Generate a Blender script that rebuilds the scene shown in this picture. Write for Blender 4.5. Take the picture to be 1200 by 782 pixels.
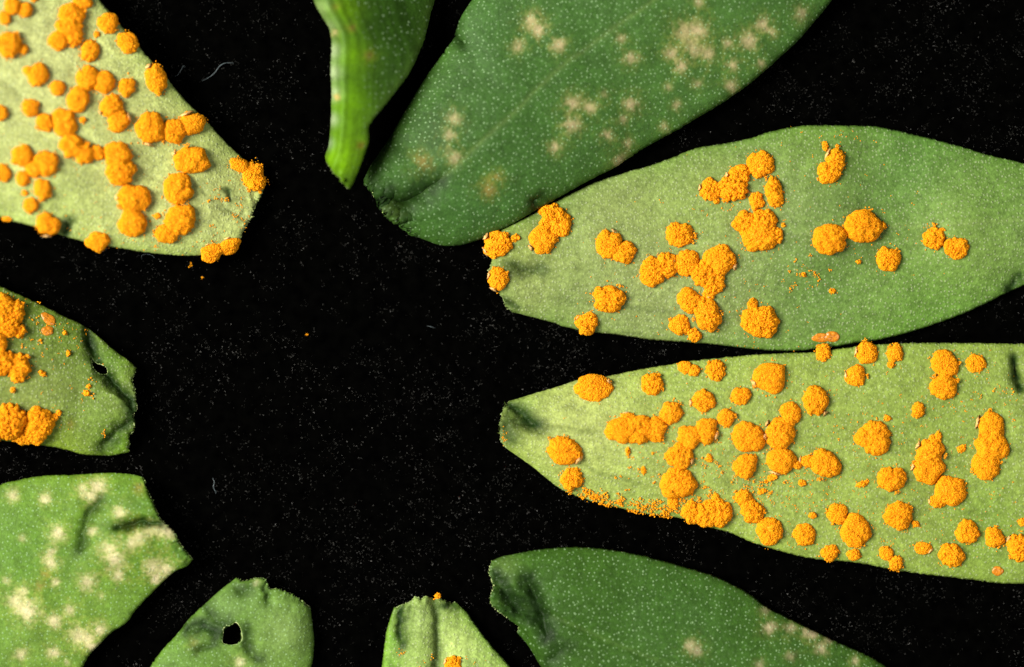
import bpy, math
import numpy as np

# ------------------------------------------------------------------ scene, camera, light
for o in list(bpy.data.objects):
    bpy.data.objects.remove(o, do_unlink=True)
scene = bpy.context.scene
COL = scene.collection
S = 3.0e-5            # metres per photograph pixel on the cloth (frame is 36 mm wide)
CX, CY = 600.0, 391.0
D = 0.1 / S           # camera height in pixels

cam_d = bpy.data.cameras.new("camera")
cam = bpy.data.objects.new("camera", cam_d)
COL.objects.link(cam)
cam.location = (0, 0, 0.1)
cam_d.sensor_width = 36
cam_d.lens = 100
cam_d.clip_start = 0.002
cam_d.clip_end = 10
cam_d.dof.use_dof = True
cam_d.dof.focus_distance = 0.1 - 22 * S
cam_d.dof.aperture_fstop = 13
scene.camera = cam

world = bpy.data.worlds.new("World")
scene.world = world
world.use_nodes = True
world.node_tree.nodes["Background"].inputs[0].default_value = (1.0, 1.0, 1.0, 1)
world.node_tree.nodes["Background"].inputs[1].default_value = 0.07

def area(name, loc, size, power, color, target=(0, 0, 0)):
    l = bpy.data.lights.new(name, 'AREA')
    l.shape = 'DISK'
    l.size = size
    l.energy = power
    l.color = color
    o = bpy.data.objects.new(name, l)
    COL.objects.link(o)
    o.location = loc
    from mathutils import Vector
    o.rotation_euler = (Vector(target) - Vector(loc)).to_track_quat('-Z', 'Y').to_euler()
    return o
area("softbox_lamp", (-0.21, 0.035, 0.225), 0.16, 2.9, (1.0, 0.955, 0.87))
area("fill_lamp", (0.16, -0.12, 0.25), 0.14, 0.34, (1.0, 0.98, 0.95))

scene.render.engine = 'CYCLES'
scene.view_settings.view_transform = 'Standard'
scene.view_settings.look = 'None'
scene.view_settings.exposure = 0.0
scene.view_settings.gamma = 1.0
scene.view_settings.use_curve_mapping = False

# ------------------------------------------------------------------ numeric helpers
RNG = np.random.default_rng(7)

def P(pts):
    return np.array(pts, float)

def smooth(poly, n, jag=0.0, rng=None):
    """Centripetal-ish Catmull-Rom through poly, resampled to n points by length."""
    p = P(poly)
    q = np.vstack([2 * p[0] - p[1], p, 2 * p[-1] - p[-2]])
    out = []
    t = np.linspace(0, 1, 24, endpoint=False)[:, None]
    for i in range(1, len(q) - 2):
        a, b, c, d = q[i - 1], q[i], q[i + 1], q[i + 2]
        out.append(0.5 * ((2 * b) + (-a + c) * t + (2 * a - 5 * b + 4 * c - d) * t ** 2 + (-a + 3 * b - 3 * c + d) * t ** 3))
    out.append(p[-1:])
    c = np.vstack(out)
    L = np.r_[0, np.cumsum(np.hypot(*np.diff(c, axis=0).T))]
    s = np.linspace(0, L[-1], n)
    r = np.c_[np.interp(s, L, c[:, 0]), np.interp(s, L, c[:, 1])]
    if jag:
        w = np.sin(np.linspace(0, math.pi, n)) ** 0.3
        j = rng.normal(0, jag, (n, 2))
        r += j * w[:, None]
    return r, L[-1]

def hash2(ix, iy, seed):
    h = (ix.astype(np.int64) * 374761393 + iy.astype(np.int64) * 668265263 + seed * 974711) & 0xffffffff
    h = ((h ^ (h >> 13)) * 1274126177) & 0xffffffff
    h = h ^ (h >> 16)
    return (h & 0xffff) / 65535.0

def vnoise(x, y, seed=0):
    ix, iy = np.floor(x), np.floor(y)
    fx, fy = x - ix, y - iy
    fx = fx * fx * (3 - 2 * fx); fy = fy * fy * (3 - 2 * fy)
    a = hash2(ix, iy, seed); b = hash2(ix + 1, iy, seed)
    c = hash2(ix, iy + 1, seed); d = hash2(ix + 1, iy + 1, seed)
    return (a * (1 - fx) + b * fx) * (1 - fy) + (c * (1 - fx) + d * fx) * fy - 0.5

def fbm(x, y, seed=0, octv=3):
    s, a = 0, 1.0
    for k in range(octv):
        s = s + a * vnoise(x * 2 ** k, y * 2 ** k, seed + 17 * k)
        a *= 0.5
    return s

def seg_dist(x, y, poly):
    """distance to a polyline and the fraction along it"""
    p = P(poly)
    best = np.full(x.shape, 1e9); frac = np.zeros(x.shape)
    n = len(p) - 1
    for i in range(n):
        a, b = p[i], p[i + 1]
        d = b - a
        t = np.clip(((x - a[0]) * d[0] + (y - a[1]) * d[1]) / (d @ d + 1e-9), 0, 1)
        r = np.hypot(x - a[0] - t * d[0], y - a[1] - t * d[1])
        m = r < best
        best = np.where(m, r, best); frac = np.where(m, (i + t) / n, frac)
    return best, frac

def inside(x, y, poly):
    p = P(poly); r = np.zeros(x.shape, bool)
    for i in range(len(p)):
        a, b = p[i], p[i - 1]
        c = ((a[1] > y) != (b[1] > y)) & (x < (b[0] - a[0]) * (y - a[1]) / (b[1] - a[1] + 1e-12) + a[0])
        r ^= c
    return r

def world_xyz(px, py, z):
    """photo pixel + height in pixels above the cloth -> metres"""
    k = (1 - z / D) * S
    return np.stack([(px - CX) * k, -(py - CY) * k, z * S], -1)

def mesh_np(name, verts, faces, smooth_shade=True):
    me = bpy.data.meshes.new(name)
    verts = np.asarray(verts, np.float32); faces = np.asarray(faces, np.int32)
    k = faces.shape[1]
    me.vertices.add(len(verts)); me.vertices.foreach_set("co", verts.ravel())
    me.loops.add(faces.size); me.loops.foreach_set("vertex_index", faces.ravel())
    me.polygons.add(len(faces))
    me.polygons.foreach_set("loop_start", np.arange(0, faces.size, k, dtype=np.int32))
    me.polygons.foreach_set("loop_total", np.full(len(faces), k, np.int32))
    me.polygons.foreach_set("use_smooth", np.full(len(faces), smooth_shade))
    me.update(calc_edges=True)
    me.validate()
    return me

def link(name, data, mat=None, parent=None, loc=(0, 0, 0)):
    o = bpy.data.objects.new(name, data)
    COL.objects.link(o)
    o.location = loc
    if parent is not None:
        o.parent = parent
    if mat is not None:
        data.materials.append(mat)
    return o

# each spore grain is a small squashed octahedron (six points, eight faces)
ICO_V = np.array([(1, 0, 0), (-1, 0, 0), (0, 1, 0), (0, -1, 0), (0, 0, 1), (0, 0, -1)], float)
ICO_F = np.array([(0, 2, 4), (2, 1, 4), (1, 3, 4), (3, 0, 4), (2, 0, 5), (1, 2, 5), (3, 1, 5), (0, 3, 5)])

def grains(centres, radii, rng):
    """small spore grains, each a squashed, turned octahedron"""
    n = len(centres)
    sc = rng.uniform(0.7, 1.35, (n, 1, 3)) * radii[:, None, None]
    v = ICO_V[None] * sc
    q = rng.normal(size=(n, 4)); q /= np.linalg.norm(q, axis=1)[:, None]
    w, x, y, z = q.T
    R = np.array([[1 - 2 * (y * y + z * z), 2 * (x * y - z * w), 2 * (x * z + y * w)],
                  [2 * (x * y + z * w), 1 - 2 * (x * x + z * z), 2 * (y * z - x * w)],
                  [2 * (x * z - y * w), 2 * (y * z + x * w), 1 - 2 * (x * x + y * y)]]).transpose(2, 0, 1)
    v = np.einsum('nij,nkj->nki', R, v) + centres[:, None, :]
    f = ICO_F[None] + (np.arange(n) * 6)[:, None, None]
    return v.reshape(-1, 3), f.reshape(-1, 3)

# ------------------------------------------------------------------ materials
def new_mat(name):
    m = bpy.data.materials.new(name)
    m.use_nodes = True
    nt = m.node_tree
    return m, nt, nt.nodes, nt.links, nt.nodes["Principled BSDF"]

def px_coords(nt):
    tc = nt.nodes.new("ShaderNodeTexCoord")
    mp = nt.nodes.new("ShaderNodeMapping")
    mp.inputs["Scale"].default_value = (1 / S, 1 / S, 1 / S)
    nt.links.new(tc.outputs["Object"], mp.inputs["Vector"])
    return mp.outputs["Vector"]

def noise(nt, vec, period, detail=2.0, rough=0.5):
    n = nt.nodes.new("ShaderNodeTexNoise")
    n.inputs["Scale"].default_value = 1.0 / period
    n.inputs["Detail"].default_value = detail
    n.inputs["Roughness"].default_value = rough
    nt.links.new(vec, n.inputs["Vector"])
    return n.outputs["Fac"]

def maprange(nt, val, a, b, c, d):
    n = nt.nodes.new("ShaderNodeMapRange")
    n.inputs["From Min"].default_value = a; n.inputs["From Max"].default_value = b
    n.inputs["To Min"].default_value = c; n.inputs["To Max"].default_value = d
    nt.links.new(val, n.inputs["Value"])
    return n.outputs["Result"]

def math_n(nt, op, a, b):
    n = nt.nodes.new("ShaderNodeMath"); n.operation = op
    for i, v in enumerate((a, b)):
        if isinstance(v, (int, float)):
            n.inputs[i].default_value = v
        else:
            nt.links.new(v, n.inputs[i])
    return n.outputs[0]

def mix(nt, fac, a, b, mode='MIX'):
    n = nt.nodes.new("ShaderNodeMix"); n.data_type = 'RGBA'; n.blend_type = mode
    for sock, v in ((n.inputs["Factor"], fac), (n.inputs["A"], a), (n.inputs["B"], b)) if False else ((n.inputs[0], fac), (n.inputs[6], a), (n.inputs[7], b)):
        if isinstance(v, (int, float)):
            sock.default_value = v
        elif isinstance(v, tuple):
            sock.default_value = (*v, 1)
        else:
            nt.links.new(v, sock)
    return n.outputs[2]

def leaf_material(name, dot_period, dot_r0, dot_r1, dot_fac, dot_col, keep, fleck, bump, rough, transl):
    m, nt, N, L, bs = new_mat(name)
    vec = px_coords(nt)
    at = N.new("ShaderNodeAttribute"); at.attribute_name = "pigment_and_light"
    col = at.outputs["Color"]
    n1 = noise(nt, vec, 26, 3); n2 = noise(nt, vec, 3.2, 2, 0.7); n3 = noise(nt, vec, 7.0, 2, .6)
    val = math_n(nt, 'MULTIPLY', maprange(nt, n1, .3, .7, .86, 1.14), maprange(nt, n2, .25, .75, 1 - fleck, 1 + fleck))
    val = math_n(nt, 'MULTIPLY', val, maprange(nt, n3, .3, .7, 1 - fleck * .6, 1 + fleck * .6))
    hs = N.new("ShaderNodeHueSaturation")
    L.new(val, hs.inputs["Value"]); L.new(col, hs.inputs["Color"])
    col = hs.outputs["Color"]
    # wobble the dot lattice so the dots are not round
    vo = N.new("ShaderNodeTexVoronoi"); vo.feature = 'F1'; vo.voronoi_dimensions = '2D'
    vo.inputs["Scale"].default_value = 1 / dot_period
    dn = N.new("ShaderNodeTexNoise"); dn.inputs["Scale"].default_value = 1 / 5.0; L.new(vec, dn.inputs["Vector"])
    dv = N.new("ShaderNodeVectorMath"); dv.operation = 'MULTIPLY_ADD'
    L.new(dn.outputs["Color"], dv.inputs[0]); dv.inputs[1].default_value = (3.2, 3.2, 0); L.new(vec, dv.inputs[2])
    L.new(dv.outputs[0], vo.inputs["Vector"])
    dots = maprange(nt, vo.outputs["Distance"], dot_r0, dot_r1, 1, 0)
    sep = N.new("ShaderNodeSeparateColor"); L.new(vo.outputs["Color"], sep.inputs[0])
    amt = maprange(nt, sep.outputs[0], keep, 1.0, 0.0, 1.0)
    dots = math_n(nt, 'MULTIPLY', dots, amt)
    ak = N.new("ShaderNodeAttribute"); ak.attribute_name = "dots"
    dots = math_n(nt, 'MULTIPLY', dots, ak.outputs["Fac"])
    col = mix(nt, math_n(nt, 'MULTIPLY', dots, dot_fac), col, dot_col)
    L.new(col, bs.inputs["Base Color"])
    bs.inputs["Roughness"].default_value = rough
    bs.inputs["Specular IOR Level"].default_value = 0.09
    h = math_n(nt, 'ADD', math_n(nt, 'MULTIPLY', dots, 0.8), math_n(nt, 'MULTIPLY', n2, 1.0))
    h = math_n(nt, 'ADD', h, math_n(nt, 'MULTIPLY', n3, 1.2))
    bp = N.new("ShaderNodeBump"); bp.inputs["Strength"].default_value = bump
    bp.inputs["Distance"].default_value = 1.6 * S
    L.new(h, bp.inputs["Height"]); L.new(bp.outputs[0], bs.inputs["Normal"])
    if transl:
        tr = N.new("ShaderNodeBsdfTranslucent"); L.new(col, tr.inputs["Color"])
        mx = N.new("ShaderNodeMixShader"); mx.inputs[0].default_value = transl
        L.new(bs.outputs[0], mx.inputs[1]); L.new(tr.outputs[0], mx.inputs[2])
        L.new(mx.outputs[0], N["Material Output"].inputs["Surface"])
    return m

MAT_CURL = leaf_material("leaf_curled_side", 7.0, .12, .26, .45, (.25, .38, .20), .2, .16, .3, .5, .30)
MAT_UPPER = leaf_material("leaf_upper_side", 5.7, .09, .26, .50, (.24, .37, .19), .0, .24, .32, .55, 0)
MAT_LOWER = leaf_material("leaf_lower_side", 4.4, .12, .34, .34, (.42, .47, .30), .15, .30, .5, .55, 0)

def spore_material(name, c0, c1, glossy=False):
    m, nt, N, L, bs = new_mat(name)
    vec = px_coords(nt)
    f = noise(nt, vec, 2.4, 2, .6)
    col = mix(nt, maprange(nt, f, .32, .68, 0, 1), c0, c1)
    L.new(col, bs.inputs["Base Color"])
    bs.inputs["Roughness"].default_value = .28 if glossy else .62
    bs.inputs["Specular IOR Level"].default_value = .35 if glossy else .2
    if not glossy:      # loose spores pass light on to each other
        tr = N.new("ShaderNodeBsdfTranslucent"); L.new(col, tr.inputs["Color"])
        mx = N.new("ShaderNodeMixShader"); mx.inputs[0].default_value = .26
        L.new(bs.outputs[0], mx.inputs[1]); L.new(tr.outputs[0], mx.inputs[2])
        L.new(mx.outputs[0], N["Material Output"].inputs["Surface"])
    return m
MAT_SPORE = spore_material("rust_spores", (.88, .315, .0015), (1.0, .455, .005))
MAT_BLISTER = spore_material("unopened_rust_blister", (.30, .10, .006), (.52, .19, .012), True)

def plain(name, c0, c1, period, rough, spec=.4):
    m, nt, N, L, bs = new_mat(name)
    vec = px_coords(nt)
    L.new(mix(nt, maprange(nt, noise(nt, vec, period, 3), .3, .7, 0, 1), c0, c1), bs.inputs["Base Color"])
    bs.inputs["Roughness"].default_value = rough
    bs.inputs["Specular IOR Level"].default_value = spec
    return m
MAT_FLAP = plain("torn_epidermis", (.62, .32, .08), (.74, .48, .20), 5, .4)
MAT_EDGE = plain("torn_leaf_tissue", (.22, .36, .05), (.62, .72, .28), 6, .45)
MAT_RIM = plain("dry_leaf_tissue", (.09, .17, .03), (.30, .35, .14), 9, .5)
MAT_CLOTH = plain("black_velvet", (.0002, .0002, .0002), (.0007, .0007, .0006), 14, 1.0, 0.0)
MAT_NAP = plain("black_nap_fibre", (.006, .006, .0055), (.11, .11, .10), 30, .5, .5)
MAT_LINT = plain("pale_lint", (.05, .07, .075), (.20, .25, .27), 8, .5)

# ------------------------------------------------------------------ the cloth
bx = 2600
n = 40
gx, gy = np.meshgrid(np.linspace(-bx, bx, n), np.linspace(-bx, bx, n))
v = np.stack([gx * S, gy * S, np.zeros_like(gx)], -1).reshape(-1, 3)
idx = np.arange(n * n).reshape(n, n)
f = np.stack([idx[:-1, :-1], idx[:-1, 1:], idx[1:, 1:], idx[1:, :-1]], -1).reshape(-1, 4)
cloth = link("black_cloth", mesh_np("black_cloth", v, f), MAT_CLOTH)
cloth["kind"] = "structure"
cloth["label"] = "black velvet cloth the leaves lie on"

def nap(count):
    x = RNG.uniform(-200, 1400, count); y = RNG.uniform(-180, 960, count)
    d = fbm(x / 26, y / 26, 3) + .5 * fbm(x / 160, y / 160, 9) + .35 * np.sin(x / 3.6) * np.sin(y / 3.6)
    k = d > RNG.uniform(-.25, .85, count)
    x, y = x[k], y[k]
    m = len(x)
    a = RNG.uniform(0, 2 * math.pi, m); tilt = RNG.uniform(.15, 1.25, m)
    ln = RNG.uniform(.8, 2.4, m); r = RNG.uniform(.14, .40, m)
    base = np.stack([x, y, np.full(m, -.2)], -1)
    tip = base + np.stack([np.cos(a) * np.sin(tilt), np.sin(a) * np.sin(tilt), np.cos(tilt)], -1) * ln[:, None]
    vs = []
    for j in range(3):
        t = a + j * 2.094
        vs.append(base + np.stack([np.cos(t) * r, np.sin(t) * r, 0 * r], -1))
    vs.append(tip)
    vv = np.stack(vs, 1).reshape(-1, 3)
    w = world_xyz(vv[:, 0], vv[:, 1], vv[:, 2])
    o = (np.arange(m) * 4)[:, None, None]
    ff = (np.array([[0, 1, 3], [1, 2, 3], [2, 0, 3]])[None] + o).reshape(-1, 3)
    return w, ff
w, ff = nap(210000)
o = link("cloth_nap", mesh_np("cloth_nap", w, ff, False), MAT_NAP, cloth)
o["kind"] = "stuff"

# ------------------------------------------------------------------ leaves
def make_leaf(spec):
    rng = np.random.default_rng(spec["seed"])
    A, la = smooth(spec["A"], 200); B, lb = smooth(spec["B"], 200)
    nu = int(max(la, lb) / 2.4); nv = int(spec["width"] / 2.3)
    A, _ = smooth(spec["A"], nu, .28, rng); B, _ = smooth(spec["B"], nu, .28, rng)
    E0, l0 = smooth(spec["cut"], nv)
    jag = rng.normal(0, .45, E0.shape); jag[[0, -1]] = 0
    E1, _ = smooth(spec["tip"], nv)
    A[0], B[0] = E0[0], E0[-1]; A[-1], B[-1] = E1[0], E1[-1]
    u = np.linspace(0, 1, nu)[:, None, None]; vv = np.linspace(0, 1, nv)[None, :, None]
    line = E0[0] + (E0[-1] - E0[0]) * np.linspace(0, 1, nv)[:, None]
    resid = E0 - line
    E0s, E0 = line, E0 + jag
    dc = u * la
    G = (1 - vv) * A[:, None] + vv * B[:, None] + (1 - u) * E0s[None] + u * E1[None] - (
        (1 - u) * (1 - vv) * A[0] + u * (1 - vv) * A[-1] + (1 - u) * vv * B[0] + u * vv * B[-1])
    G = G + resid[None] * np.exp(-dc / 38) + jag[None] * np.exp(-dc / 5)
    X, Y = G[..., 0], G[..., 1]
    U = np.broadcast_to(u[..., 0], X.shape); V = np.broadcast_to(vv[..., 0], X.shape)
    # distances to the edges, in pixels
    wid = np.hypot(*(A - B).T)[:, None]
    dA, dB = V * wid, (1 - V) * wid
    dside = np.minimum(dA, dB)
    dcut = U * la
    dedge = np.minimum(dside, dcut)
    Z = spec["z"](X, Y, U, V, dA, dB)
    Z = Z + spec.get("wave", 3.0) * fbm(X / 70, Y / 70, spec["seed"]) + 0.7 * fbm(X / 13, Y / 13, spec["seed"] + 5)
    # blunt rounded margin
    Z = Z - 3.0 * np.exp(-dedge / 2.6)
    # crinkled tissue behind the cut
    cr = spec.get("crumple", 3.0)
    rid = 1 - 2 * np.abs(fbm(X / 11, Y / 11, spec["seed"] + 71, 2))
    Z = Z + cr * (rid - .6) * np.exp(-(dcut / 17) ** 1.5)
    # midrib
    mv = spec.get("mid", .5)
    dm = np.abs(V - mv) * wid
    Z = Z + spec.get("rib", -2.0) * np.exp(-(dm / 5.0) ** 2)
    col = np.empty(X.shape + (3,)); col[:] = spec["color"]
    col2 = np.array(spec.get("edge_color", spec["color"]))
    e = np.exp(-dside / spec.get("edge_w", 14))[..., None]
    col = col * (1 - e) + col2 * e
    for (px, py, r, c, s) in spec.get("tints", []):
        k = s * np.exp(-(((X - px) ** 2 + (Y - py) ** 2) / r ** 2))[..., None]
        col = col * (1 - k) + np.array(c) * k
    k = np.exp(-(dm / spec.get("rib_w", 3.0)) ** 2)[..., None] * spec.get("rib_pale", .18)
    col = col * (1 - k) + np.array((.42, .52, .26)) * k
    # bleached flecks above infections: ragged, pale centre and yellowish halo
    rag = 1.05 + .6 * fbm(X / 7, Y / 7, spec["seed"] + 31) + .9 * vnoise(X / 2.4, Y / 2.4, 77)
    for sp in spec.get("spots", []):
        px, py, r = sp[:3]
        s = sp[3] if len(sp) > 3 else 1.0
        c = sp[4] if len(sp) > 4 else spec.get("spot_color", (.50, .40, .20))
        d = np.hypot(X - px, Y - py) / (r * np.clip(rag, .4, 1.8))
        h = (.55 * s * np.exp(-(d / 1.5) ** 2))[..., None]
        col = col * (1 - h) + np.array(spec.get("halo", (.22, .32, .04))) * h
        k = np.clip(.86 * s * np.exp(-(d / .85) ** 2), 0, 1)[..., None]
        col = col * (1 - k) + np.array(c) * k
        Z = Z - .5 * s * np.exp(-d ** 2)
    dots = np.ones(X.shape)
    if "plain_to" in spec:
        dots = np.clip((dA - spec["plain_to"]) / 25, .06, 1)
    if "streak" in spec:      # fibres running the length of the blade
        st = vnoise(dA / 3.0, U * 5, 41) + .6 * vnoise(dA / 7.0, U * 3, 43)
        col = col * (1 + spec["streak"] * st)[..., None]
    # creases: folds in the blade, with the sap-soaked tissue along them
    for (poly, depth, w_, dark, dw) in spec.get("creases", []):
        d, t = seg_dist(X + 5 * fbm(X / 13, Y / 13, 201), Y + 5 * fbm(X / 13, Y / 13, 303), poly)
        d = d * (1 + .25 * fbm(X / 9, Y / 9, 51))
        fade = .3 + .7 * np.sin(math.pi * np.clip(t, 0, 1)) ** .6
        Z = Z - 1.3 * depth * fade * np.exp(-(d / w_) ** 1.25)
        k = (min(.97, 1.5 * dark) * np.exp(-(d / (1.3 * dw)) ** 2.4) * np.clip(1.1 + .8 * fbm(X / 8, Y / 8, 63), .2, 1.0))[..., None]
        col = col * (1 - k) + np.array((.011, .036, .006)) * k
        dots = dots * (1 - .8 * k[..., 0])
    # mesh
    TH = spec.get("thick", 6.0)
    Z = Z - Z.min() + TH + .2
    idx = np.arange(nu * nv).reshape(nu, nv)
    F = np.stack([idx[:-1, :-1], idx[:-1, 1:], idx[1:, 1:], idx[1:, :-1]], -1).reshape(-1, 4)
    x, y, z = X.ravel(), Y.ravel(), Z.ravel()
    for hole in spec.get("holes", []):
        hp, _ = smooth(hole + [hole[0]], 90)
        ins = inside(x[F].mean(1), y[F].mean(1), hp)
        rem = np.unique(F[ins]); F = F[~ins]
        b = np.intersect1d(rem, np.unique(F))
        dd = np.hypot(x[b][:, None] - hp[None, :, 0], y[b][:, None] - hp[None, :, 1])
        j = dd.argmin(1)
        x = x.copy(); y = y.copy(); x[b], y[b] = hp[j, 0], hp[j, 1]
    W = world_xyz(x, y, z)
    # orient faces upward
    a, b_, c = W[F[0, 0]], W[F[0, 1]], W[F[0, 2]]
    if np.cross(b_ - a, c - a)[2] < 0:
        F = F[:, ::-1]
    cx, cy = spec["at"]
    j = ((x - cx) ** 2 + (y - cy) ** 2).argmin()
    root = bpy.data.objects.new("leaf", None)
    root.empty_display_size = .002
    COL.objects.link(root)
    origin = np.array([W[j, 0], W[j, 1], 0.0])
    root.location = origin
    root["label"] = spec["label"]; root["category"] = "leaf"
    root["group"] = "cut leaves laid in a ring on the black cloth"
    me = mesh_np("blade", W - origin, F)
    ca = me.attributes.new("pigment_and_light", 'FLOAT_COLOR', 'POINT')  # leaf pigment, plus light and shade painted in by some tints
    rgba = np.ones((len(me.vertices), 4), np.float32)
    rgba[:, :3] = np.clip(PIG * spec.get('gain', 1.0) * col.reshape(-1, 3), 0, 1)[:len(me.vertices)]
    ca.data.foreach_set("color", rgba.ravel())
    da = me.attributes.new("dots", 'FLOAT', 'POINT')
    da.data.foreach_set("value", dots.ravel().astype(np.float32))
    blade = link("blade", me, {"upper": MAT_UPPER, "lower": MAT_LOWER, "curl": MAT_CURL}[spec["side"]], root)
    so = blade.modifiers.new("thickness", 'SOLIDIFY')
    so.thickness = TH * S; so.offset = -1
    # torn tissue along the cut end
    fr = spec.get("fray", 1.0)
    if fr > 0:
        ne = len(E0)
        k = 6
        e_px = E0 + rng.normal(0, .5 * fr, E0.shape)
        ez = Z[0] - 1.2 + rng.normal(0, .6 * fr, ne)
        rr = np.clip(rng.gamma(2.2, .42, ne), .25, 2.4) * .62 * fr * np.clip(.35 + 1.6 * vnoise(np.arange(ne) / 4.0, np.zeros(ne) + spec["seed"], 4) + .5, .3, 2)
        th = np.arange(k) / k * 2 * math.pi
        tg = np.gradient(E0, axis=0); tg /= np.linalg.norm(tg, axis=1)[:, None] + 1e-9
        nr = np.c_[-tg[:, 1], tg[:, 0]]
        rr = np.convolve(np.pad(rr, 1, mode='edge'), [.25, .5, .25], 'valid')
        ring = e_px[:, None, :] + nr[:, None, :] * (np.cos(th)[None, :, None] * rr[:, None, None])
        rz = ez[:, None] + np.sin(th)[None] * rr[:, None]
        W2 = world_xyz(ring[..., 0].ravel(), ring[..., 1].ravel(), rz.ravel())
        ii = np.arange(ne * k).reshape(ne, k)
        F2 = np.stack([ii[:-1], np.roll(ii, -1, 1)[:-1], np.roll(ii, -1, 1)[1:], ii[1:]], -1).reshape(-1, 4)
        F2 = np.vstack([F2[:, [0, 1, 2]], F2[:, [0, 2, 3]]])
        # shreds of tissue hanging from the cut
        ns = int(l0 / 2.2 * fr) if fr > 1.5 else int(l0 / 9)
        q = rng.integers(1, ne - 1, ns)
        outw = E0[q] - G[min(4, nu - 1), q]; outw /= np.linalg.norm(outw, axis=1)[:, None] + 1e-9
        sp_ = E0[q] + outw * rng.uniform(-2.0, 1.0, ns)[:, None] * fr + rng.normal(0, .6, (ns, 2))
        gv, gf = grains(world_xyz(sp_[:, 0], sp_[:, 1], Z[0][q] + rng.uniform(-2.5, .8, ns)), rng.uniform(.5, 1.5, ns) * (.55 + .5 * fr) * S, rng)
        F2 = np.vstack([F2, gf + len(W2)]); W2 = np.vstack([W2, gv])
        link("torn_edge", mesh_np("torn_edge", W2 - origin, F2), MAT_EDGE if fr >= 1 else MAT_RIM, root)
    # pale callus round a hole
    for hole in spec.get("holes", []):
        hp, _ = smooth(hole + [hole[0]], 60)
        hp = hp[:-1] + rng.normal(0, .25, (59, 2))
        hz = zlook(dict(x=x, y=y, z=z), hp[:, 0], hp[:, 1]) - 1.0
        k = 6
        th = np.arange(k) / k * 2 * math.pi
        cen = hp.mean(0)
        nr = hp - cen; nr /= np.linalg.norm(nr, axis=1)[:, None]
        rr = rng.uniform(.5, 1.1, 59)
        ring = hp[:, None] + nr[:, None] * (np.cos(th)[None] * rr[:, None])[..., None]
        rz = hz[:, None] + np.sin(th)[None] * rr[:, None]
        W3 = world_xyz(ring[..., 0].ravel(), ring[..., 1].ravel(), rz.ravel())
        ii = np.arange(59 * k).reshape(59, k)
        nx = np.roll(ii, -1, 0)
        F3 = np.stack([ii, np.roll(ii, -1, 1), np.roll(nx, -1, 1), nx], -1).reshape(-1, 4)
        link("hole_rim", mesh_np("hole_rim", W3 - origin, F3), MAT_RIM, root)
    return dict(root=root, origin=origin, x=x, y=y, z=z, spec=spec, rng=rng)

def zlook(leaf, px, py, pad=14):
    x, y, z = leaf["x"], leaf["y"], leaf["z"]
    m = (x > px.min() - pad) & (x < px.max() + pad) & (y > py.min() - pad) & (y < py.max() + pad)
    if m.sum() < 4:
        m = np.ones(x.shape, bool)
    xs, ys, zs = x[m], y[m], z[m]
    out = np.empty(len(px))
    for i in range(0, len(px), 400):
        d = (px[i:i + 400, None] - xs[None]) ** 2 + (py[i:i + 400, None] - ys[None]) ** 2
        out[i:i + 400] = zs[d.argmin(1)]
    return out

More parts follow.
